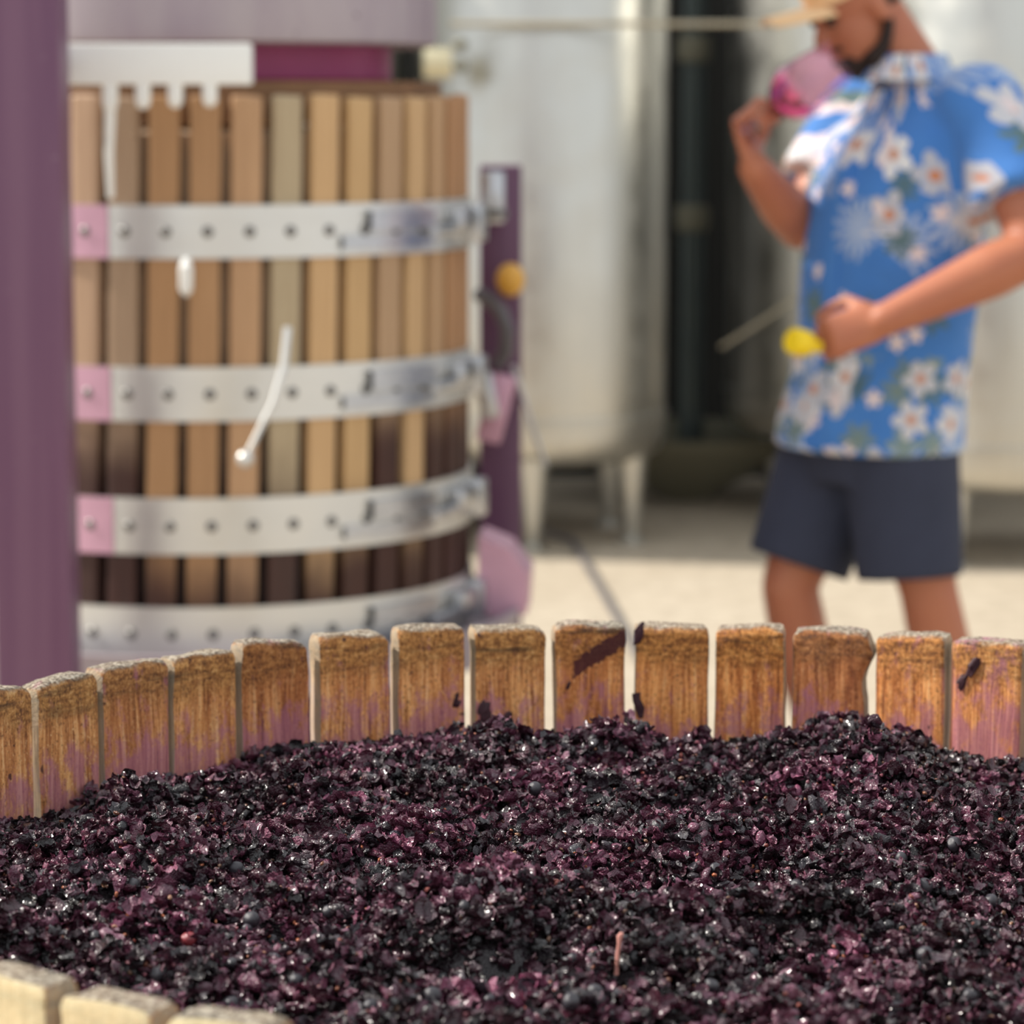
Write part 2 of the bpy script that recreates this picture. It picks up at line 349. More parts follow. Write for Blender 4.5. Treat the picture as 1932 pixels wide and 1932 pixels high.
def stave_mesh(w, L, seed, dl=0.0, dr=0.0, th=TH, wear=1.0):
    """x across, y outward (0 = inner face), z up, 0 = nominal top; dl/dr raise the top at its left/right end"""
    rnd = random.Random(seed); hw = w/2
    sec = []
    r = .0035
    nx = 11
    for i in range(nx): sec.append((-hw+r+(w-2*r)*i/(nx-1), 0))
    sec += [(hw-.001, .001), (hw, r), (hw, th*.5), (hw, th-r), (hw-.001, th-.001)]
    for i in range(5): sec.append((hw-r-(w-2*r)*i/4, th))
    sec += [(-hw+.001, th-.001), (-hw, th-r), (-hw, th*.5), (-hw, r), (-hw+.001, .001)]
    zs = [-L, -.45, -.25, -.18, -.15, -.13, -.115, -.1, -.088, -.076, -.065, -.055, -.046, -.038, -.031, -.025, -.019, -.014, -.0095, -.006, -.003, -.0012, 0]
    cl, cr = rnd.uniform(.0008, .0045), rnd.uniform(.0008, .0045)
    ni = rnd.uniform(.05, .25); bulge = rnd.uniform(-.001, .002)*wear
    V = []
    def warp(x, y, z):
        f = (x+hw)/w; s = max(0.0, 1+z/.12)
        zt = z+(dl*(1-f)+dr*f)*s
        e = max(0, -x/hw-.62)/.38; e2 = max(0, x/hw-.62)/.38
        zt -= (cl*e*e+cr*e2*e2)*max(0, 1+z/.03)
        q = Vector((x*55+seed*3.1, y*55, z*22)); d = mnoise.noise(q)
        q2 = Vector((x*160+seed*1.7, y*160, z*120)); d2 = mnoise.noise(q2)
        t = max(0, 1+z/.04)
        ax = (d*.0012+d2*.0014*t+bulge*math.sin(z*70+seed)*t)*wear; ay = (d*.0007+d2*.0012*t)*wear
        x2 = x+ax*(x/hw); y2 = y+ay+ (max(0, 1+z/.006)**2)*.0016*(1 if y < th*.5 else -.35)
        if z > -.002: zt += d2*.0016*wear+mnoise.noise(Vector((x*40+seed, y*60, 2)))*.002*wear
        return (x2, y2, zt)
    for z in zs:
        k = 1-.0022/hw*max(0, 1+z/.004)
        V += [warp(x*k, (y-th/2)*(1-.1*max(0, 1+z/.004))+th/2, z) for x, y in sec]
    n = len(sec); F = []
    for i in range(len(zs)-1):
        for j in range(n): F.append((i*n+j, i*n+(j+1) % n, (i+1)*n+(j+1) % n, (i+1)*n+j))
    F.append(tuple(reversed(range(n))))
    # top cap: two inner rings
    base = (len(zs)-1)*n
    for s_ in (.62, .25):
        o = len(V)
        V += [warp(x*s_, (y-th/2)*s_*.9+th/2, .0006) for x, y in sec]
        for j in range(n): F.append((base+j, base+(j+1) % n, o+(j+1) % n, o+j))
        base = o
    F.append(tuple(base+j for j in range(n)))
    me = bpy.data.meshes.new('stave'); me.from_pydata(V, [], F); return me
def stave_M(cx, cy, th, r, ztop): return Matrix.Translation((cx+r*math.cos(th), cy+r*math.sin(th), ztop)) @ Matrix.Rotation(th-PI/2, 4, 'Z')
def put_stave(me, th, ztop, tint, stain, m, smooth=True):
    o = link('stave', me, m, None, smooth)
    o.parent = fb; o.matrix_parent_inverse = parent_world(fb).inverted(); o.matrix_basis = stave_M(CX, CY, th, RI, ztop)
    o.color = (*tint, stain); return o
FAR = []
for i, (xl, xr, yl, yr, tint, stain) in enumerate(SV):
    a, b = (np.interp(xl, pxs, tt), np.interp(xr, pxs, tt))
    if i == 0: a = b+.113
    th = (a+b)/2; w = 2*RI*math.tan((a-b)/2)
    zz = []
    for y, ang, xx in ((yl, a, xl), (yr, b, xr)):
        Y = CY+(RI+TH*.8)*math.sin(ang); zz.append(at(xx, y, Y).z)
    zt = sum(zz)/2
    me = stave_mesh(w, zt-ZB, i+1, zz[0]-zt, zz[1]-zt)
    if i == 11:                                        # this one has a burr at its top right and a waist below
        for v in me.vertices:
            if v.co.x > .015 and v.co.z > -.07:
                v.co.x += .006*math.exp(-((v.co.z+.020)/.010)**2)-.003*math.exp(-((v.co.z+.048)/.012)**2)
    sto = put_stave(me, th, zt, tint, stain, M_splash if i == 8 else M_stave)
    FAR.append(sto)
    if i == 0: TH_L = th+(a-b)/2+.008
    if i == len(SV)-1: TH_R = b-.010
# the rest of the ring, with a joint where the near rim shows one
tn = np.linspace(PI, 1.62*PI, 4000); pn, _ = proj(CX+(RI+.01)*np.cos(tn), CY+(RI+.01)*np.sin(tn), RIM)
TH_G = float(tn[np.argmin(np.abs(pn-140))])
variants = [stave_mesh(PITCHW-.008, RIM-ZB, 40+k, random.uniform(-.002, .002), random.uniform(-.002, .002)) for k in range(6)]
for me in variants: me.materials.append(M_stave)
nv = 0
for a, b in ((TH_L, TH_G), (TH_G, TH_R+2*PI)):
    n = max(1, round((b-a)/(2*PI/54)))
    for k in range(n):
        th = a+(b-a)*(k+.5)/n; me = variants[nv % 6]; nv += 1
        o = bpy.data.objects.new('stave', me); COL.objects.link(o); o.parent = fb; o.matrix_parent_inverse = parent_world(fb).inverted()
        if nv <= 6: me.polygons.foreach_set('use_smooth', [True]*len(me.polygons)); me.set_sharp_from_angle(angle=math.radians(45))
        o.matrix_basis = stave_M(CX, CY, th, RI, RIM+random.uniform(-.004, .003)); o.color = (random.uniform(.92, 1.06), random.uniform(.86, .95), random.uniform(.74, .86), random.uniform(.2, .5))
# dried skins stuck on the staves
M_dried = plain('dried_grape_skin', lin(58, 24, 34), .6, var=.5, scale=120, bump=.6)
for i, x, y, w_, h_, tl in ((13, 1836, 1258, 10, 24, .5), (13, 1814, 1288, 9, 16, .3), (7, 914, 1345, 13, 26, .05), (7, 958, 1352, 6, 11, 0), (6, 862, 1322, 8, 14, .1), (9, 1206, 1196, 9, 22, .25), (9, 1204, 1330, 8, 28, -.3), (8, 1072, 1294, 4, 8, .4)):
    th = float(np.interp(x, pxs, tt)); Y = CY+RI*math.sin(th); k = Y/F_PX; c = at(x, y, Y-.0008)
    bm = MB().ell(c, w_*k, .0011, h_*k, Matrix.Rotation(th-PI/2, 3, 'Z') @ Matrix.Rotation(tl, 3, 'Y'), 14, 8)
    bm.v = [tuple(Vector(p)+Vector((1, 0, 1))*.0042*mnoise.noise(Vector(p)*260)) for p in bm.v]
    bm.build('stuck_skin', M_dried, FAR[i])
# hoops
for zc in (.86, .62, .38):
    h = MB().lathe([(RO+.002, zc-.035), (RO+.008, zc-.035), (RO+.008, zc+.035), (RO+.002, zc+.035), (RO+.002, zc-.035)], (CX, CY, 0), 72)
    h.build('hoop', M_hoop, fb)
tr = empty('press_tray', (CX, CY, 0), label='round steel tray on feet under the basket of grapes', category='tray')
MB().lathe([(0.0, .26), (.74, .26), (.76, .34), (.775, .34), (.755, .24), (0, .24)], (CX, CY, 0), 64).build('pan', M_tank, tr)
for k in range(4):
    a = PI/4+k*PI/2; p = Vector((CX+.6*math.cos(a), CY+.6*math.sin(a), 0))
    MB().tube([p, p+Vector((0, 0, .02)), p+Vector((0, 0, .021)), p+Vector((0, 0, .25))], [.04, .04, .022, .022], 14).build('foot', M_dkmetal, tr)
# wooden floor ring of the basket so that the fruit rests on it
MB().lathe([(0, ZB-.04), (RI-.004, ZB-.04), (RI-.004, ZB), (0, ZB)], (CX, CY, 0), 64).build('base_board', M_stave, fb)

# ================================================================== crushed grapes
CT = [(-40, 1550), (0, 1545), (60, 1545), (95, 1540), (130, 1500), (160, 1468), (195, 1478), (240, 1470), (330, 1442), (390, 1425), (450, 1408), (500, 1396), (600, 1390), (680, 1388), (750, 1390),
      (850, 1388), (900, 1402), (960, 1410), (1040, 1416), (1075, 1402), (1110, 1394), (1180, 1416), (1240, 1410), (1300, 1404), (1400, 1398), (1450, 1392), (1480, 1386), (1510, 1380), (1560, 1400), (1600, 1432),
      (1636, 1446), (1665, 1412), (1720, 1412), (1760, 1420), (1800, 1432), (1860, 1440), (1890, 1478), (1930, 1490)]
bth, bz = [], []
for x, y in CT:
    th = float(np.interp(x, pxs, tt)); Y = CY+RI*math.sin(th); bth.append(th); bz.append(at(x, y, Y).z)
order = np.argsort(bth); bth = np.array(bth)[order]; bz = np.array(bz)[order]-.011
def vnoise(x, y, scale, seed):
    r = np.random.default_rng(seed); g = r.normal(size=(64, 64))
    u, v = x/scale+20.3, y/scale+7.7; i, j = np.floor(u).astype(int), np.floor(v).astype(int); fu, fv = u-i, v-j
    fu, fv = fu*fu*(3-2*fu), fv*fv*(3-2*fv); G = lambda a, b: g[a % 64, b % 64]
    return (G(i, j)*(1-fu)+G(i+1, j)*fu)*(1-fv)+(G(i, j+1)*(1-fu)+G(i+1, j+1)*fu)*fv
LEV = RIM-.092
def H(x, y):
    dx, dy = x-CX, y-CY; rho = np.hypot(dx, dy)/RI; th = np.arctan2(dy, dx); th = np.where(th < -PI/2, th+2*PI, th)
    zb = np.interp(th, bth, bz); near = np.clip((-.2-dy/RI)/.4, 0, 1); zb = zb*(1-near)+(RIM-.1)*near
    s = np.clip((rho-.80)/.20, 0, 1); s = s*s*(3-2*s)
    z = LEV+(zb-LEV)*s+.012*(1-rho**2)
    k = 1-.75*s
    return z+(.010*vnoise(x, y, .11, 1)+.009*vnoise(x, y, .05, 2)+.0055*vnoise(x, y, .022, 3))*k
nr, na = 150, 260
rr = np.linspace(0.002, RI+.004, nr); aa = np.linspace(0, 2*PI, na, endpoint=False)
R_, A_ = np.meshgrid(rr, aa, indexing='ij'); X_, Y_ = CX+R_*np.cos(A_), CY+R_*np.sin(A_); Z_ = H(X_, Y_)-.007
Vb = np.stack([X_, Y_, Z_], -1).reshape(-1, 3)
Fb = [(i*na+j, (i+1)*na+j, (i+1)*na+(j+1) % na, i*na+(j+1) % na) for i in range(nr-1) for j in range(na)]
sk0 = len(Vb); Vb = np.concatenate([Vb, np.stack([CX+(RI-.002)*np.cos(aa), CY+(RI-.002)*np.sin(aa), np.full(na, ZB+.002)], -1)])
Fb += [((nr-1)*na+j, sk0+j, sk0+(j+1) % na, (nr-1)*na+(j+1) % na) for j in range(na)]+[tuple(sk0+j for j in range(na))]
me = bpy.data.meshes.new('grape_pomace'); me.from_pydata(Vb.tolist(), [], Fb)
ca = me.color_attributes.new('piece_color', 'FLOAT_COLOR', 'POINT'); ca.data.foreach_set('color', np.tile([.012, .004, .008, 1.], len(Vb)))
pom = link('grape_pomace', me, M_skinpulp, None, True, True, kind='stuff', label='dark purple crushed grape skins heaped inside the slatted wooden basket', category='grapes')

# -- prototypes of skins, pips and bits
def ico(sub):
    bm = bmesh.new(); bmesh.ops.create_icosphere(bm, subdivisions=sub, radius=1); bm.verts.index_update()
    V = np.array([v.co[:] for v in bm.verts]); Fq = np.array([[v.index for v in f.verts] for f in bm.faces]); bm.free(); return V, Fq
I1, I2 = ico(1), ico(2)
def nz(V, f, s): return np.array([mnoise.noise(Vector(p*f)+Vector((s*7.3, s*3.1, s))) for p in V])
def proto_blob(seed):                    # crumpled, partly flattened berry
    r = np.random.default_rng(seed); V = I2[0].copy()
    d = 1-.5*np.abs(nz(V, 1.5, seed))-.35*np.abs(nz(V, 3., seed+50)); V = V*d[:, None]
    V *= np.array([1, r.uniform(.65, .9), r.uniform(.28, .55)]); V[:, 2] += .28*V[:, 0]**2*r.choice([-1, 1]); return V, I2[1]
def proto_sheet(seed):                   # a torn, curled skin
    r = np.random.default_rng(seed); nu, nv_ = 7, 7; u, v = np.meshgrid(np.linspace(-1, 1, nu), np.linspace(-1, 1, nv_), indexing='ij')
    rad = np.sqrt(1-.45*np.minimum(1, u*u*v*v)); u, v = u*rad, v*rad
    c = r.uniform(.7, 2.2); c2 = r.uniform(-.6, .9)
    x = u*r.uniform(.6, .9); a = v*c; y = np.sin(a)/c; z = (1-np.cos(a))/c+c2*u*u*.5
    V = np.stack([x, y, z], -1).reshape(-1, 3); V += .22*np.stack([nz(V, 1.8, seed+9), nz(V, 1.8, seed+19), nz(V, 1.8, seed+29)*1.5], -1); V[:, 2] += .5*np.abs(nz(V, 2.6, seed+39))-.15*np.abs(nz(V, 5, seed+49))
    F_ = []
    for i in range(nu-1):
        for j in range(nv_-1):
            q = (i*nv_+j, (i+1)*nv_+j, (i+1)*nv_+j+1, i*nv_+j+1); F_ += [(q[0], q[1], q[2]), (q[0], q[2], q[3])]
    return V, np.array(F_)
def proto_pip(seed):
    V = I1[0].copy()*np.array([1, .7, .6]); V[:, 0] += .25*(V[:, 0] > 0)*V[:, 0]; return V, I1[1]
def proto_bead(seed):                    # round swollen skin
    V = I2[0].copy(); V = V*(1-.18*np.abs(nz(V, 1.4, seed)))[:, None]*np.array([1, .92, .8]); return V, I2[1]
PAL = 1.12*np.array([[.046, .012, .024], [.070, .016, .034], [.098, .024, .048], [.013, .006, .009], [.026, .018, .024], [.13, .042, .07], [.055, .010, .022]])
def scatter(n_want, r):
    out = []
    got = 0
    while got < n_want:
        a = r.uniform(0, 2*PI, 20000); q = np.sqrt(r.uniform(0, 1, 20000))*(RI-.006); x, y = CX+q*np.cos(a), CY+q*np.sin(a)
        px, py = proj(x, y, RIM-.09); vis = (px > -90) & (px < 2020) & (py < 2030); keep = vis | (r.uniform(size=20000) < .45)
        out.append(np.stack([x[keep], y[keep]], -1)); got += keep.sum()
    return np.concatenate(out)[:n_want]
def rots(n, r, tilt):
    ax = r.normal(size=(n, 2)); ax /= np.linalg.norm(ax, axis=1)[:, None]; t = r.normal(size=n)*tilt; s, c = np.sin(t), np.cos(t); x, y = ax.T
    T = np.empty((n, 3, 3)); T[:, 0, 0] = c+x*x*(1-c); T[:, 0, 1] = x*y*(1-c); T[:, 0, 2] = y*s; T[:, 1, 0] = x*y*(1-c); T[:, 1, 1] = c+y*y*(1-c); T[:, 1, 2] = -x*s
    T[:, 2, 0] = -y*s; T[:, 2, 1] = x*s; T[:, 2, 2] = c
    z = r.uniform(0, 2*PI, n); Zm = np.zeros((n, 3, 3)); Zm[:, 0, 0] = np.cos(z); Zm[:, 0, 1] = -np.sin(z); Zm[:, 1, 0] = np.sin(z); Zm[:, 1, 1] = np.cos(z); Zm[:, 2, 2] = 1
    return T @ Zm
AV, AF, AC = [], [], []; off = 0
def spray(kind, nvar, n, smin, smax, tilt, zlo, zhi, pal, seed):
    global off
    r = np.random.default_rng(seed)
    for k in range(nvar):
        V, Fq = kind(seed*10+k); m = n//nvar; P = scatter(m, r); s = r.uniform(smin, smax, m)
        z = H(P[:, 0], P[:, 1])+r.uniform(zlo, zhi, m); Rm = rots(m, r, tilt)*s[:, None, None]
        W_ = np.einsum('nij,vj->nvi', Rm, V)+np.concatenate([P, z[:, None]], 1)[:, None, :]
        d = np.hypot(W_[..., 0]-CX, W_[..., 1]-CY); sc = np.minimum(1, (RI-.001)/d)
        W_[..., 0] = CX+(W_[..., 0]-CX)*sc; W_[..., 1] = CY+(W_[..., 1]-CY)*sc
        AV.append(W_.reshape(-1, 3)); AF.append((Fq[None]+(np.arange(m)*len(V))[:, None, None]).reshape(-1, 3)+off); off += m*len(V)
        patch = np.clip(.9+.45*vnoise(P[:, 0], P[:, 1], .06, 77), .4, 1.8)
        c = pal[r.integers(0, len(pal), m)]*r.uniform(.6, 1.5, m)[:, None]*patch[:, None]
        AC.append(np.repeat(np.concatenate([c, np.ones((m, 1))], 1), len(V), 0))
spray(proto_blob, 10, 10600, .0045, .0095, .75, -.005, .004, PAL, 3)
spray(proto_sheet, 14, 21600, .0045, .0104, .85, -.004, .007, PAL, 4)
spray(proto_bead, 5, 950, .0042, .0060, 1.0, -.003, .004, np.array([[.022, .02, .026], [.03, .026, .032], [.035, .012, .02]]), 5)
spray(proto_pip, 3, 4800, .0016, .0028, 1.2, .000, .007, np.array([[.22, .05, .035], [.30, .09, .035], [.16, .03, .045], [.26, .13, .07], [.20, .07, .09]]), 6)
AV, AF, AC = np.concatenate(AV), np.concatenate(AF), np.concatenate(AC)
me = bpy.data.meshes.new('grape_skins'); me.vertices.add(len(AV)); me.vertices.foreach_set('co', AV.astype(np.float32).ravel())
me.loops.add(AF.size); me.loops.foreach_set('vertex_index', AF.astype(np.int32).ravel())
me.polygons.add(len(AF)); me.polygons.foreach_set('loop_start', np.arange(0, AF.size, 3, dtype=np.int32)); me.polygons.foreach_set('loop_total', np.full(len(AF), 3, np.int32))
me.polygons.foreach_set('use_smooth', np.ones(len(AF), bool)); me.update(calc_edges=True)
ca = me.color_attributes.new('piece_color', 'FLOAT_COLOR', 'POINT'); ca.data.foreach_set('color', AC.astype(np.float32).ravel())
link('grape_skins', me, M_skinpulp, pom, False, False, kind='stuff')

# -- whole berries lying on top
def berry_mat(name, a, b, rough):
    q = NM(name, Roughness=rough, Specular_IOR_Level=.6); c = q.obj(); n = q.noise(c, 160, 3); q.set(Base_Color=q.mix(n, a, b)); q.bump(n, .2, .001); return q.m
M_berry = berry_mat('blue_black_grape', (.016, .012, .018), (.05, .046, .056), .36); M_redb = berry_mat('red_grape', (.16, .015, .022), (.30, .05, .06), .28)
bms = []
V2, F2 = ico(3)
for k in range(6):
    V = V2.copy(); d = 1-.10*np.abs(nz(V, 1.2, k+200)); V = V*d[:, None]*np.array([1, .95, .86]); ang = np.linalg.norm(V-np.array([1, .2, .3]), axis=1); V *= (1-.2*np.exp(-(ang/.5)**2))[:, None]
    m_ = bpy.data.meshes.new('whole_grape'); m_.from_pydata(V.tolist(), [], F2.tolist()); m_.polygons.foreach_set('use_smooth', [True]*len(F2)); m_.materials.append(M_berry); bms.append(m_)
BP = [(560, 1850), (1310, 1775), (1745, 1800), (1505, 1672), (445, 1640), (320, 1550), (460, 1562), (730, 1530), (945, 1738), (1130, 1886), (820, 1640), (1240, 1560), (1640, 1530), (1420, 1800), (880, 1800),
      (1560, 1880), (260, 1620), (620, 1720), (1085, 1655), (1870, 1700), (1830, 1880), (700, 1900), (1010, 1560), (1350, 1640), (180, 1700), (1700, 1620), (405, 1545), (600, 1480), (775, 1700), (1225, 1700)]
BP += [(random.uniform(20, 1910), random.uniform(1480, 1915)) for _ in range(50)]
def on_heap(x, y, dz=0.0):
    z = LEV
    for _ in range(12):
        p = on_floor(x, y, z); z = .5*z+.5*(float(H(np.array([p.x]), np.array([p.y]))[0])+dz)
    return on_floor(x, y, z)
for k, (x, y) in enumerate(BP):
    p = on_heap(x, y, .005)
    if math.hypot(p.x-CX, p.y-CY) > RI-.03: continue
    o = bpy.data.objects.new('whole_grape', bms[k % 6]); COL.objects.link(o); o.location = p; s = random.uniform(.0052, .0070); o.scale = (s, s, s)
    o.rotation_euler = (random.uniform(0, 6), random.uniform(0, 6), random.uniform(0, 6))
    o['label'] = 'whole blue-black grape lying on the heap of crushed skins'; o['category'] = 'grape'; o['group'] = 'whole grapes on the pomace'
mr = bms[0].copy(); mr.materials.clear(); mr.materials.append(M_redb)
o = bpy.data.objects.new('red_grape', mr); COL.objects.link(o); o.location = on_heap(357, 1772, .007); o.scale = (.0062,)*3
o['label'] = 'single bright red round grape lying on the crushed skins'; o['category'] = 'grape'
b0 = on_heap(1163, 1822, .004); sc_ = b0.y/F_PX
tw = [b0-Vector((0, 0, .006)), b0+Vector((.0008, 0, 24*sc_)), b0+Vector((.0016, 0, 44*sc_)), b0+Vector((.002, 0, 58*sc_)), b0+Vector((.0034, -.0005, 66*sc_))]
MB().tube(tw, [.0017, .0014, .0012, .0020, .0013], 8).build('grape_stalk', plain('stalk', lin(214, 150, 138), .5), None, True,
    label='short pinkish grape stalk standing up out of the crushed skins', category='stalk')

# ================================================================== the press behind
PX, PY, PR = at(395, 600, 6.1).x, 6.1, .525
def pz(y): return at(395, y, 5.575).z
pb = empty('press_basket', (PX, PY, pz(1255)), label='tall slatted wooden basket with four steel hoops standing in the purple press', category='basket')
NS = 43; PT = .024; ztop = pz(181); zbot = pz(1255)
ang0 = math.asin((at(435, 600, 5.6).x-PX)/PR)-PI/2        # a gap falls there
TONE = {165: (186, 150, 118), 240: (168, 138, 108), 315: (178, 132, 82), 395: (180, 134, 84), 475: (192, 148, 102), 550: (182, 162, 126), 620: (208, 166, 110), 690: (202, 162, 104), 745: (184, 148, 108), 795: (206, 166, 112), 835: (190, 150, 104), 870: (184, 134, 84)}
SOAK = {165: .80, 240: .80, 315: .42, 395: .36, 475: .36, 550: .62, 620: .40, 690: .52, 745: .86, 795: .48, 835: .84, 870: .85}
ps = stave_mesh(2*PI*PR/NS*.735, ztop-zbot, 91, 0, 0, PT, .6); ps.materials.append(M_pstave)
ps.polygons.foreach_set('use_smooth', [True]*len(ps.polygons)); ps.set_sharp_from_angle(angle=math.radians(45))
p_angles = []
for k in range(NS):
    a = ang0+(k+.5)*2*PI/NS; p_angles.append(a)
    o = bpy.data.objects.new('stave', ps); COL.objects.link(o); o.parent = pb; o.matrix_parent_inverse = parent_world(pb).inverted()
    o.matrix_basis = stave_M(PX, PY, a, PR-PT, ztop+random.uniform(-.004, .004)) @ Matrix.Rotation(math.radians(-1.3), 4, 'Y')
    x = proj(PX+PR*math.cos(a), PY+PR*math.sin(a), 1.3)[0]; key = min(TONE, key=lambda q: abs(q-x)) if math.sin(a) < 0 else random.choice(list(TONE))
    t_ = lin(*TONE[key]); gm = sum(t_)/3; o.color = (*[(c*.84+gm*.16)*1.06 for c in t_], SOAK[key])
def ang_px(x, r=PR): # front angle whose projection is at photo x (height 1.2)
    aa_ = np.linspace(-PI*.98, -PI*.02, 3000); q = proj(PX+r*np.cos(aa_), PY+r*np.sin(aa_), 1.2)[0]; j = np.argmax(q); return float(np.interp(x, q[:j], aa_[:j]))
def band(r0, r1, z0, z1, a0, a1, n): return MB().lathe([(r0, z0), (r1, z0), (r1, z1), (r0, z1), (r0, z0)], (PX, PY, 0), n, False, a0, a1)
HO = [(387, 488), (693, 795), (940, 1046), (1146, 1248)]
bolt = None
for hi, (y0, y1) in enumerate(HO):
    z0, z1 = pz(y1), pz(y0)
    hp = band(PR+.001, PR+.007, z0, z1, 0, 2*PI, 96).build('hoop', M_hoop, pb)
    zc = (z0+z1)/2
    for a in p_angles:
        M = Matrix.Translation((PX+(PR+.007)*math.cos(a), PY+(PR+.007)*math.sin(a), zc)) @ Matrix.Rotation(a, 4, 'Z') @ Matrix.Rotation(PI/2, 4, 'Y')
        if bolt is None:
            bolt = MB().lathe([(0.0001, .006), (.006, .0055), (.010, .003), (.011, 0)], n=12).build('bolt', M_bolt, None)
            bolt.parent = hp; bolt.matrix_parent_inverse = parent_world(hp).inverted(); bolt.matrix_basis = M
        else: child_copy(bolt, hp, M)
    if hi < 3: band(PR+.0075, PR+.0095, z0, z1, ang_px(100), ang_px(208), 12).build('stained_plate', M_pinkstain, hp, label='pink juice-stained end of the hoop')
    aL, aR = ang_px(690), ang_px(805)
    band(PR+.008, PR+.020, zc-.002, zc+.034, aL, aR, 8).build('hinge_strap', M_chrome, hp)
    band(PR+.008, PR+.016, zc-.036, zc-.012, ang_px(640), aR, 8).build('hinge_strap', M_chrome, hp)
    ac = ang_px(858)
    for j, (da, dz_, s_) in enumerate(((-.05, .012, (.07, .035, .04)), (.13, .0, (.055, .04, .075)))):
        c = Vector((PX+(PR+.024)*math.cos(ac+da), PY+(PR+.024)*math.sin(ac+da), zc+dz_))
        MB().box(c, s_, Matrix.Rotation(ac+da+PI/2, 3, 'Z'), .006).build('clamp_lug', M_chrome, hp)
    c0 = Vector((PX+(PR+.034)*math.cos(ac-.28), PY+(PR+.034)*math.sin(ac-.28), zc-.008)); c1 = Vector((PX+(PR+.034)*math.cos(ac+.22), PY+(PR+.034)*math.sin(ac+.22), zc-.008))
    MB().tube([c0, c1], .009, 10).build('clamp_bolt', M_chrome, hp)
ck = MB(); rc = PR-PT-.003
ck.lathe([(.01, zbot+.01), (rc, zbot+.01)]+[(rc, zbot+.01+(ztop-.08-zbot)*k/12) for k in range(1, 13)]+[(rc-.02, ztop-.062), (.01, ztop-.058)], (PX, PY, 0), 64, True)
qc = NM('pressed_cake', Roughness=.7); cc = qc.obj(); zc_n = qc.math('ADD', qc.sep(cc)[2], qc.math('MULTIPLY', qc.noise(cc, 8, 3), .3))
qc.set(Base_Color=qc.mix(qc.ss(zc_n, .85, 1.25), (.012, .004, .006), lin(150, 124, 100))); qc.bump(qc.noise(cc, 60, 3), 1., .01)  # paler upper tone imitates the lit basket interior seen through the gaps
ck.build('press_cake', qc.m, None, True, kind='stuff', label='pressed grape mass in the tall basket, upper part coloured like its lit inside', category='grapes')
# lever hanging on the basket
l0, l1, l2 = at(543, 618, 5.50), at(515, 760, 5.46), at(463, 866, 5.44)
lv = empty('hanging_lever', l2, label='thin steel lever with a ball end hanging against the press basket', category='lever')
MB().tube([l0, at(536, 690, 5.48), l1, l2], [.008, .0075, .0055, .0055], 10).build('rod', M_hoop, lv)
MB().ell(l2, .016, .016, .016).build('ball_knob', M_hoop, lv)
d0 = at(351, 505, 5.53); MB().tube([at(351, 492, 5.545), d0, at(351, 545, 5.535), at(351, 556, 5.54)], [.008, .013, .013, .006], 10).build('hook', M_white, pb, label='small white hook hanging below the upper hoop')

# the press itself
bp = empty('basket_press', (PX, PY, 0), label='purple painted basket press with steel plate standing over the tall slatted basket', category='press')
PL = at(60, 600, 5.2); wpost = .132
MB().box((PL.x, 5.2, 1.55), (wpost, .12, 3.1), None, .008).build('post', M_purple, bp)
MB().box((PX+.23, 6.95, 1.55), (wpost, .12, 3.1), None, .008).build('post', M_purple, bp)
bd = Vector((PX+.23-PL.x, 6.95-5.2, 0)); MB().box(((PL.x+PX+.23)/2, (5.2+6.95)/2, 3.02), (.14, bd.length+.1, .16), Matrix.Rotation(math.atan2(bd.y, bd.x)-PI/2, 3, 'Z'), .008).build('crossbeam', M_purple, bp)
rp = .463
MB().lathe([(.05, at(395, 82, 5.64).z+.02), (rp-.02, at(395, 82, 5.64).z), (rp-.004, at(395, 80, 5.64).z+.003), (rp, at(395, 78, 5.64).z+.012), (rp, 1.86), (.05, 1.87)], (PX, PY, 0), 72, True).build('press_plate', M_lilac, bp, label='lilac-stained steel press plate')
MB().lathe([(.04, 1.535), (.365, 1.527), (.372, 1.535), (.372, 1.60), (.04, 1.61)], (PX, PY, 0), 64, True).build('press_foot', M_magenta, bp)
MB().lathe([(.05, 1.86), (.09, 1.87), (.09, 2.95), (.05, 2.95)], (PX, PY, 0), 32, True).build('ram', M_chrome, bp)
MB().lathe([(.01, ztop+.028), (PR-PT-.03, ztop+.028), (PR-PT-.03, ztop-.05), (.01, ztop-.05)], (PX, PY, 0), 48, True).build('press_board', plain('board_wood', lin(128, 92, 62), .7, var=.4, scale=12), bp)
# white peg block below the plate
a, b = at(60, 120, 5.42), at(474, 120, 5.42); zt_, zb_ = at(300, 82, 5.42).z, at(300, 160, 5.42).z
pk = MB().box(((a.x+b.x)/2, 5.44, (zt_+zb_)/2), (b.x-a.x, .05, zt_-zb_), None, .006).build('peg_block', M_white, bp, label='white plastic block with hanging pegs')
for x, y in ((208, 205), (270, 200), (331, 198), (396, 196)):
    p0, p1 = at(x, 155, 5.43), at(x, y-8, 5.43)
    MB().limb([p0, p1], [.0145, .0135]).build('peg', M_white, pk)
MB().tube([at(208, 200, 5.43), at(206, 290, 5.44), at(209, 372, 5.47)], [.010, .008, .006], 8).build('cord', M_white, pk)
MB().box((at(38, 120, 5.3).x, 5.35, (zt_+zb_)/2), (.11, .18, .03)).build('bracket', M_purple, bp)
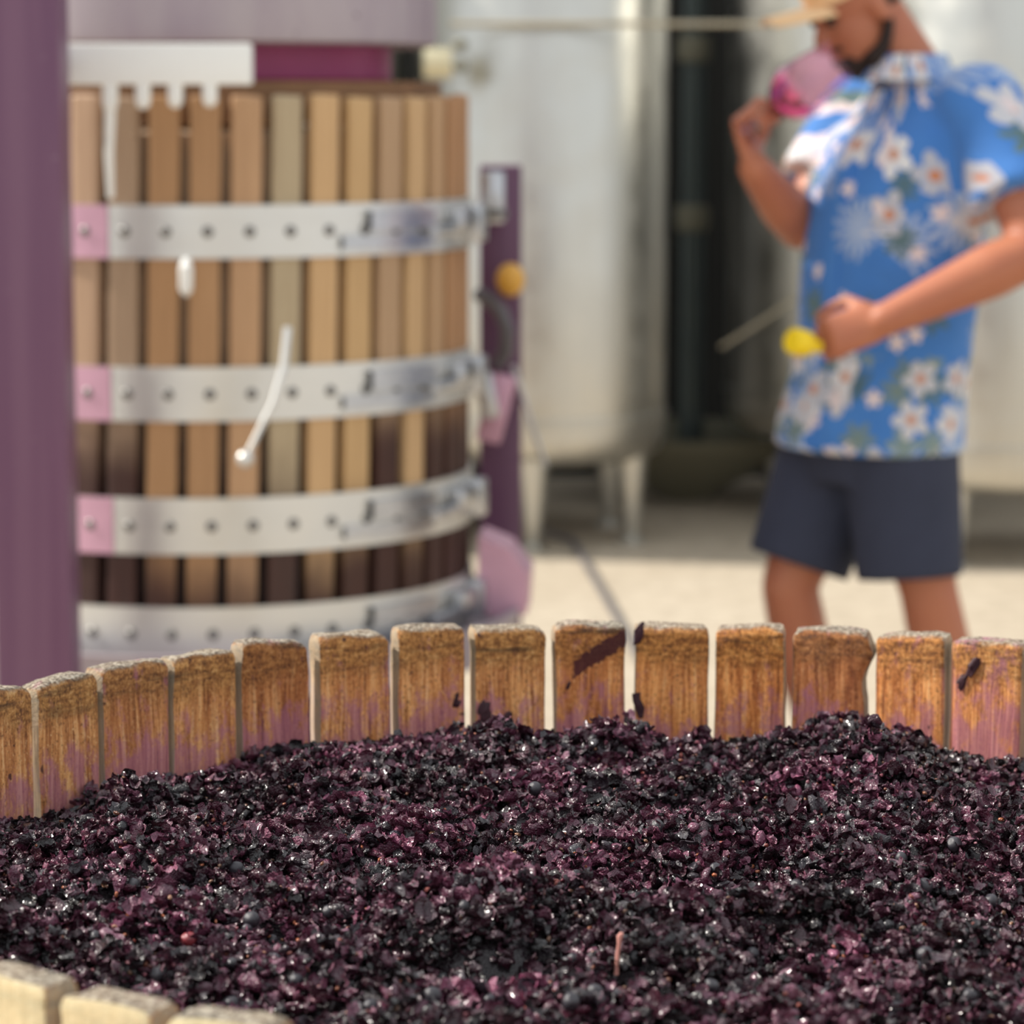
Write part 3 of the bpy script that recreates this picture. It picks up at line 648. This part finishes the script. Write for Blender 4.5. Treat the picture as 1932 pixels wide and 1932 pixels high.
# right-hand column with valve box, amber lamp, hose
xr0, xr1 = at(905, 600, 6.55).x, at(984, 600, 6.55).x
zc0, zc1 = at(950, 915, 6.55).z, at(950, 312, 6.55).z
MB().box(((xr0+xr1)/2, 6.58, (zc1)/2), (xr1-xr0, .10, zc1), None, .006).build('side_column', M_purple, bp)
MB().box(at(930, 372, 6.46), (.05, .08, .11), None, .008).build('valve_box', M_chrome, bp)
MB().tube([at(938, 395, 6.42), at(938, 412, 6.42)], [.022, .022], 14).build('valve_cap', M_bolt, bp)
MB().ell(at(963, 528, 6.44), .031, .031, .036).build('lamp', M_orange, bp, label='amber lamp dome')
MB().tube([at(905, 556, 6.48), at(925, 566, 6.44), at(945, 588, 6.42), at(957, 622, 6.42), at(955, 660, 6.44), at(940, 690, 6.47)], [.016]*6, 12).build('hose', M_greyhose, bp)
MB().box(at(936, 770, 6.46), (.055, .05, .15), Matrix.Rotation(.25, 3, 'Y'), .01).build('stained_cover', M_pinkstain, bp)
MB().box(at(918, 745, 6.42), (.04, .05, .1), Matrix.Rotation(-.2, 3, 'Y'), .008).build('clamp', M_chrome, bp)
MB().tube([at(968, 690, 6.5), at(1003, 800, 6.5), at(1030, 880, 6.5)], [.006, .0055, .005], 8).build('strut', M_hoop, bp)
# pan, spout, base
MB().lathe([(.02, zbot-.03), (.60, zbot-.03), (.62, zbot+.035), (.635, zbot+.035), (.615, zbot-.05), (.02, zbot-.05)], (PX, PY, 0), 72).build('pan', M_lilac, bp)
s0 = [at(903, 1012, 6.02), at(960, 1035, 6.02), at(998, 1085, 6.02), at(993, 1160, 6.02), at(900, 1165, 6.02)]
s1 = [p+Vector((0.01, .16, 0)) for p in s0]
MB().loft([s0, s1]).build('outlet_spout', M_pinkstain, bp, smooth=False, label='pink-stained outlet spout')
MB().lathe([(.05, .10), (.5, .10), (.5, .16), (.3, zbot-.05), (.05, zbot-.05)], (PX, PY, 0), 48, True).build('pedestal', M_purple, bp)
for sx in (-1, 1):
    for sy in (-1, 1): MB().box((PX+.38*sx, PY+.38*sy, .06), (.1, .1, .12), None, .01).build('foot', M_dkmetal, bp)
MB().box((at(-30, 1000, 6.9).x, 6.95, .7), (.12, .10, 1.4), None, .01).build('rear_guard', plain('salmon_paint', lin(196, 132, 124), .5), bp, label='salmon pink rear guard of the press')

# ================================================================== tanks and pipes behind
def tank(px, Yc, r, zb, top, label, legs=(-2.2, -.95, .8, 2.3)):
    X = at(px, 600, Yc).x; t = empty('steel_tank', (X, Yc, 0), label=label, category='tank')
    prof = [(.04, zb-.02), (r*.55, zb-.012), (r*.86, zb+.01), (r*.95, zb+.035), (r*.99, zb+.075), (r, zb+.11), (r, top), (r*.97, top+.03), (.1, top+.16), (.03, top+.16)]
    MB().lathe(prof, (X, Yc, 0), 96, True).build('shell', M_tank, t)
    for z in (zb+.16, top-.12): MB().lathe([(r, z-.012), (r+.008, z-.008), (r+.008, z+.008), (r, z+.012)], (X, Yc, 0), 96).build('band', M_tank, t)
    for a in legs:
        p = Vector((X+r*.82*math.cos(a), Yc+r*.82*math.sin(a), 0))
        MB().tube([p, p+Vector((0, 0, .015)), p+Vector((0, 0, .016)), p+Vector((0, 0, .07)), p+Vector((0, 0, zb+.06))], [.05, .05, .022, .03, .055], 16).build('leg', M_tank, t)
    MB().lathe([(.02, top+.16), (.14, top+.16), (.14, top+.2), (.02, top+.21)], (X, Yc, 0), 24, True).build('lid', M_tank, t)
    return t
tank(1020, 10.35, .43, at(1000, 888, 9.95).z, 2.2, 'steel wine tank on short feet beside the wooden press basket', (-1.65, -.5, .8, 2.6))
tank(530, 10.4, .43, .28, 2.2, 'steel wine tank added out of sight behind the wooden press basket to block sun')  # extra tank, unseen, added to keep the sun from reaching under the others
tB = tank(1600, 10.95, .44, at(1600, 838, 10.5).z, 2.25, 'steel wine tank behind the man\'s raised glass, right of the dark pipe')
tank(1905, 9.95, .43, at(1890, 942, 9.55).z, 2.2, 'steel wine tank standing behind the man\'s back')
g0 = at(1306, 500, 11.5); pp = empty('drain_pipe', (g0.x, 11.5, 0), label='dark grey vertical pipe with flanges in the gap between the tanks', category='pipe')
MB().tube([(g0.x, 11.5, 0), (g0.x, 11.5, 2.3)], .050, 20).build('tube', M_dkmetal, pp)
for y in (92, 412): 
    z = at(1306, y, 11.45).z
    MB().lathe([(.05, z-.05), (.062, z-.045), (.066, z-.012), (.066, z+.012), (.062, z+.045), (.05, z+.05)], (g0.x, 11.5, 0), 20).build('flange', M_basin, pp)
g1 = at(1300, 850, 11.0)
bs = MB().lathe([(.02, .005), (.10, .005), (.12, .03), (.42, at(1300, 838, 11).z-.03), (.44, at(1300, 830, 11).z), (.41, at(1300, 830, 11).z), (.05, .12), (.02, .12)], (g1.x+.02, 11.35, 0), 48)
bs.build('drain_basin', M_basin, None, True, label='olive grey shallow basin under the dark pipe between the tanks', category='basin')
z_ = at(1100, 45, 9.88).z
MB().tube([(at(850, 45, 9.88).x, 9.88, z_), (at(1480, 45, 9.88).x, 9.88, z_)], .009, 10).build('cross_pipe', M_beige, None, True, label='thin beige pipe running level across the tank fronts', category='pipe')
MB().tube([at(1360, 655, 10.45), at(1400, 630, 10.42), at(1440, 605, 10.40), at(1490, 570, 10.40), at(1560, 540, 10.50)], .007, 8).build('hose', M_beige, tB)
cb = [on_floor(1030, 1010), on_floor(1080, 1025), on_floor(1115, 1085), on_floor(1165, 1172), on_floor(1250, 1330), on_floor(1280, 1420)]
MB().tube([p+Vector((0, 0, .011)) for p in cb], .011, 8).build('power_cable', M_greyhose, None, True, label='dark cable lying on the concrete floor beside the tank foot', category='cable')
fit = empty('tank_valve', at(838, 110, 9.9), label='small cream valve fitting beside the press plate', category='valve')
MB().tube([at(800, 118, 9.9), at(852, 118, 9.9)], [.05, .05], 14).build('body', plain('cream_paint', lin(214, 204, 170), .5), fit)
for q in (90, 130): MB().ell(at(868, q-5, 9.86), .024, .02, .02).build('cap', M_basin, fit)

# ================================================================== the man
def remesh(mb, name, voxel, smooth=6, fac=.5):
    me = bpy.data.meshes.new(name+'_src'); me.from_pydata(mb.v, [], mb.f)
    bm = bmesh.new(); bm.from_mesh(me); bmesh.ops.recalc_face_normals(bm, faces=bm.faces[:]); bm.to_mesh(me); bm.free()
    o = bpy.data.objects.new(name+'_src', me); COL.objects.link(o)
    r = o.modifiers.new('r', 'REMESH'); r.mode = 'VOXEL'; r.voxel_size = voxel; r.use_smooth_shade = True
    s = o.modifiers.new('s', 'SMOOTH'); s.iterations = smooth; s.factor = fac
    dg = bpy.context.evaluated_depsgraph_get(); out = bpy.data.meshes.new_from_object(o.evaluated_get(dg)); out.name = name
    bpy.data.objects.remove(o); bpy.data.meshes.remove(me); return out
DF = Vector((-.80, -.60, 0)); LF = Vector((.60, -.80, 0)); UP = Vector((0, 0, 1))   # facing, his left
MY = 6.0
def ring(c, a, b, n=24, tilt=0.0):      # a along his left, b along facing
    u = DF*math.cos(tilt)+UP*math.sin(tilt)
    return [Vector(c)+LF*a*math.cos(2*PI*k/n)+u*b*math.sin(2*PI*k/n) for k in range(n)]
man = empty('person', (at(1660, 900, MY).x, MY, 0), label='person in a blue floral shirt and navy shorts sniffing a glass of pink wine', category='person')
# joints
pelv = at(1640, 860, MY); waist = at(1668, 640, MY); chest = at(1690, 360, MY); shc = at(1735, 190, MY+.02); neck0 = at(1716, 122, MY+.01)
shL = shc+LF*.185+UP*-.01; shR = shc-LF*.175+UP*-.02
elL = at(1955, 472, 5.72); wrL = at(1668, 604, 5.68)
elR = at(1508, 428, 6.06); wrR = at(1424, 318, 5.93)
hipL, hipR = pelv+LF*.095, pelv-LF*.095
knL, knR = at(1752, 1115, 5.90), at(1490, 1105, 6.05)
anL, anR = at(1835, 1490, 5.95), at(1560, 1490, 6.12)
anL.z = anR.z = .09
# head frame
hd = Vector((-.92, -.38, 0)).normalized(); hl = Vector((-hd.y, hd.x, 0))*1.0; hl = UP.cross(hd)
pit = math.radians(30); hf = hd*math.cos(pit)-UP*math.sin(pit); hu = UP*math.cos(pit)+hd*math.sin(pit)
HM = Matrix((hf, hl, hu)).transposed(); hc = at(1617, 10, MY)
def hp_(x, y, z): return hc+HM @ Vector((x, y, z))
body = MB()
body.ell(hp_(-.012, 0, .035), .098, .076, .092, HM)           # skull
body.ell(hp_(.022, 0, -.035), .070, .062, .085, HM)           # face
body.ell(hp_(.050, 0, -.098), .034, .034, .026, HM)           # chin
body.ell(hp_(.010, .0, -.075), .055, .058, .035, HM)          # jaw
body.tube([hp_(.086, 0, .012), hp_(.104, 0, -.016), hp_(.112, 0, -.032), hp_(.094, 0, -.040)], [.009, .012, .015, .012], 12)  # nose
body.ell(hp_(.082, 0, .028), .014, .050, .012, HM)            # brow
body.ell(hp_(.088, 0, -.064), .011, .024, .010, HM)           # lips
for s in (-1, 1):
    body.ell(hp_(-.005, .078*s, -.012), .020, .009, .032, HM @ Matrix.Rotation(.25, 3, 'Y'))   # ears
body.limb([hp_(-.030, 0, -.03), neck0, shc+UP*-.02], [.056, .058, .070])
body.loft([ring(pelv+UP*-.04, .11, .08), ring(pelv, .14, .10), ring(waist, .15, .105), ring(chest, .185, .125), ring(shc+UP*-.03, .165, .09), ring(shc+UP*.03, .09, .06)])
def bone(*pr): body.limb([p for p, r in pr], [r for p, r in pr])
mid = lambda a, b, t, o=Vector((0, 0, 0)): a.lerp(b, t)+o
bone((shL, .062), (mid(shL, elL, .45), .056), (elL, .049)); bone((elL, .049), (mid(elL, wrL, .3), .054), (mid(elL, wrL, .7), .042), (wrL, .033))
bone((shR, .058), (mid(shR, elR, .45), .052), (elR, .046)); bone((elR, .046), (mid(elR, wrR, .35), .050), (wrR, .034))
for hp0, kn, an in ((hipL, knL, anL), (hipR, knR, anR)):
    bone((hp0, .085), (mid(hp0, kn, .5), .076), (kn, .058)); bone((kn, .058), (mid(kn, an, .3), .062), (mid(kn, an, .7), .042), (an, .036))
def hand(w, f, n, s, curl, spread=.0205, sc=1.0):
    f, n, s = f.normalized(), n.normalized(), s.normalized(); tips = []
    body.tube([w-f*.01, w+f*.025*sc, w+f*.06*sc, w+f*.095*sc], [(.022, .032), (.019, .040), (.018, .044), (.014, .042)], 14, flat=n)
    for i, L in enumerate((.95, 1.05, 1.0, .8)):
        k = w+f*(.09-.004*abs(i-1))*sc+s*(.031-spread*i); d = f.copy(); P, R = [k-f*.015, k], [.0105, .0105]
        ang = 0
        for j, seg in enumerate((.042, .028, .022)):
            ang += curl[i][j]; d = f*math.cos(ang)+n*math.sin(ang); P.append(P[-1]+d*seg*L*sc); R.append(.0098-.0008*j)
        body.limb(P, R, 10); tips.append(P[-1])
    t0 = w+f*.03*sc+s*.03; t1 = t0+(s*.6+f*.6+n*.45).normalized()*.042*sc; t2 = t1+(f*.85+n*.5-s*.05).normalized()*.034*sc; t3 = t2+(f*.75+n*.5-s*.3).normalized()*.026*sc
    body.limb([t0, t1, t2, t3], [.015, .0125, .011, .0095], 10); return tips, t3
fL = (at(1528, 646, 5.68)-wrL); tipsL, thL = hand(wrL, fL, Vector((-.1, .9, -.25)), Vector((0, .2, 1)), [(1.0, 1.0, .6), (1.1, 1.1, .7), (1.2, 1.1, .7), (1.3, 1.1, .7)], .022, 1.12)
fR = (at(1396, 220, 5.93)-wrR); nR = Vector((.75, -.35, .35)); nR = (nR-fR.normalized()*nR.dot(fR.normalized())).normalized()
tipsR, thR = hand(wrR, fR, nR, fR.normalized().cross(nR), [(1.0, 1.2, .7), (1.1, 1.2, .7), (1.1, 1.2, .8), (1.2, 1.2, .8)], .0205, 1.15)
for an in (anL, anR):
    body.limb([an, an+DF*.06+UP*-.035, an+DF*.16+UP*-.05], [.038, .038, .03])
bm_ = remesh(body, 'body', .0065, 5)
link('body', bm_, M_skin, man, True, False)
for s in (-1, 1): MB().ell(hp_(.082, .031*s, .008), .011, .013, .010, HM).build('eye', M_eye, man)
be = MB(); be.ell(hp_(.048, 0, -.100), .042, .042, .032, HM); be.ell(hp_(.084, 0, -.050), .016, .034, .009, HM); be.ell(hp_(.082, 0, -.078), .016, .034, .015, HM)
for s in (-1, 1): be.tube([hp_(.052, .045*s, -.098), hp_(.015, .062*s, -.082), hp_(-.012, .070*s, -.045), hp_(-.008, .075*s, .01)], [.020, .016, .012, .008], 10)
link('beard', remesh(be, 'beard', .006, 4), M_beard, man, True, False)
hr = MB(); hr.ell(hp_(-.030, 0, .028), .088, .079, .075, HM)
link('hair', remesh(hr, 'hair', .008, 2), M_beard, man, True, False)
cap = MB(); cap.lathe([(.102, -.005), (.104, .02), (.098, .055), (.075, .085), (.04, .1), (.003, .104)], hp_(-.008, 0, .045), 36, False, M=HM @ Matrix.Diagonal((1.0, .82, 1.0)))
cp_ = cap.build('cap', M_cap, man, label='tan cap with a curved brim')
rows = []
for i in range(7):
    t = i/6; xx = .085+.105*t; wv = .082*math.sqrt(max(0.02, 1-(t*.96)**2.6)); rows.append([hp_(xx, wv*math.sin(a_), .046+.032*t-.016*(math.sin(a_)**2)) for a_ in np.linspace(-PI/2, PI/2, 13)])
top_r = [r for r in rows]; bot_r = [[p-hu*.006 for p in r] for r in rows]
br = MB(); loops = [top_r[i]+bot_r[i][::-1] for i in range(7)]; br.loft(loops, True, True); br.build('brim', M_cap, cp_)
# shirt
sh = MB()
hem = at(1640, 845, MY)
sh.loft([ring(hem, .215, .170), ring(hem+UP*.04, .212, .168), ring(at(1652, 740, MY), .202, .160), ring(waist, .198, .152), ring(at(1678, 520, MY), .205, .155), ring(chest, .215, .150), ring(at(1712, 260, MY+.01), .205, .13), ring(shc+UP*-.015, .165, .095), ring(shc+UP*.045, .095, .075), ring(neck0+UP*.012, .072, .070)])
sh.ell(shL+LF*-.02, .088, .088, .085); sh.tube([shL+LF*-.02, mid(shL, elL, .3), mid(shL, elL, .66)], [.086, .090, .098], 20)
sh.ell(shR+LF*.02, .082, .082, .08); sh.tube([shR+LF*.02, mid(shR, elR, .3), mid(shR, elR, .64)], [.082, .084, .090], 20)
sm = remesh(sh, 'shirt', .009, 6)
def cloth_uv(sm):
    uvl = sm.uv_layers.new(name='UVMap'); co = np.empty(len(sm.vertices)*3, np.float32); sm.vertices.foreach_get('co', co); co = co.reshape(-1, 3)
    rel = co-np.array([shc.x*.5+waist.x*.5, waist.y, 0]); lf, df = rel @ np.array(LF), rel @ np.array(DF); u = np.arctan2(lf, df)*.19
    k = np.clip((lf-.14)/.05, 0, 1); u = u*(1-k)+(.19*PI/2-df)*k; k = np.clip((-lf-.14)/.05, 0, 1); u = u*(1-k)+(-.19*PI/2+df)*k
    li = np.empty(len(sm.loops), np.int32); sm.loops.foreach_get('vertex_index', li); uvl.data.foreach_set('uv', np.stack([u, co[:, 2]], -1)[li].astype(np.float32).ravel())
cloth_uv(sm)
so = link('shirt', sm, M_shirt, man, True, False, label='blue short-sleeved shirt printed with white flowers and fronds')
cl = MB(); cl.loft([[p+UP*(.0) for p in ring(neck0+UP*-.03+DF*.01, .095, .10)], ring(neck0+UP*.016, .074, .078), ring(neck0+UP*.02, .070, .074), ring(neck0+UP*-.02, .07, .07)], False)
co_ = cl.build('collar', M_shirt, man); cloth_uv(co_.data)
# placket: the overlapping front edge with buttons, following the chest
pkp = [neck0+DF*.085+UP*-.05, chest+DF*.150+UP*.03, waist+DF*.153, at(1652, 740, MY)+DF*.163, hem+DF*.173+UP*.01]
pr_ = [[p+LF*.016-DF*.02, p+LF*.016+DF*.004, p-LF*.016+DF*.006, p-LF*.016-DF*.02] for p in pkp]
po = MB().loft(pr_).build('placket', M_shirt, man, False); cloth_uv(po.data)
# shorts
st_ = MB(); st_.loft([ring(pelv+UP*-.05, .15, .12), ring(pelv+UP*.03, .178, .135), ring(pelv+UP*.12, .172, .13)])
for hp0, hx, hy, kn in ((hipL, 1716, 1090, knL), (hipR, 1506, 1066, knR)):
    e = at(hx, hy, kn.y); st_.tube([hp0+UP*.03, mid(hp0, e, .4), e], [(.112, .112), (.112, .108), (.106, .102)], 20)
link('shorts', remesh(st_, 'shorts', .008, 4), M_shorts, man, True, False, label='navy knee-length shorts')
for an in (anL, anR):
    shs = MB(); shs.loft([[an+DF*dx+LF*(w_*math.cos(2*PI*k/16))+UP*(zc_-.09+hz*math.sin(2*PI*k/16)) for k in range(16)] for dx, w_, zc_, hz in ((-.075, .025, .045, .035), (-.05, .038, .05, .045), (.03, .042, .05, .046), (.10, .048, .04, .036), (.17, .040, .032, .028), (.20, .02, .028, .02))])
    shs.build('shoe', M_shoe, man)
# glass of pink wine held by the stem
ga, gb = at(1404, 248, 5.90), at(1584, 112, 5.86); gd = (gb-ga).normalized()
GM = gd.to_track_quat('Z', 'Y').to_matrix(); GL = (gb-ga).length
gl = empty('wine_glass', ga, label='stemmed glass of pink wine held up to the man\'s nose', category='glass')
qg = NM('clear_glass', Roughness=.02, Transmission_Weight=1.0, IOR=1.45, Base_Color=(.97, .68, .80)); qw = NM('rose_wine', Roughness=.03, Transmission_Weight=.85, IOR=1.33, Base_Color=(.92, .22, .42))
b0_ = GL*.30
prof = [(.033, 0), (.033, .002), (.006, .006), (.0045, .02), (.0045, b0_-.015), (.012, b0_), (.038, b0_+.018), (.054, b0_+.045), (.057, b0_+.065), (.052, b0_+.10), (.043, GL)]
inner = [(.0418, GL), (.0508, b0_+.10), (.0558, b0_+.065), (.0528, b0_+.045), (.037, b0_+.020), (.010, b0_+.004), (.0005, b0_+.002)]
MB().lathe([(.0005, 0)]+prof+inner, ga, 32, M=GM).build('goblet', qg.m, gl)
wprof = [(.0005, b0_+.0025), (.0098, b0_+.0045), (.0365, b0_+.0208), (.0522, b0_+.0455), (.0545, b0_+.060), (.0005, b0_+.060)]
MB().lathe(wprof, ga, 32, M=GM).build('wine', qw.m, gl, label='pink wine')
# yellow cap in his other hand
yc = at(1508, 646, 5.66); ym = (at(1478, 640, 5.64)-at(1530, 652, 5.68)).normalized().to_track_quat('Z', 'Y').to_matrix()
MB().lathe([(.001, -.05), (.012, -.05), (.012, -.022), (.024, -.02), (.026, -.012), (.026, .014), (.022, .020), (.001, .021)], yc, 24, M=ym).build('yellow_plug', M_yellow, None, True, label='small yellow plastic plug held in the man\'s lowered hand', category='plug')
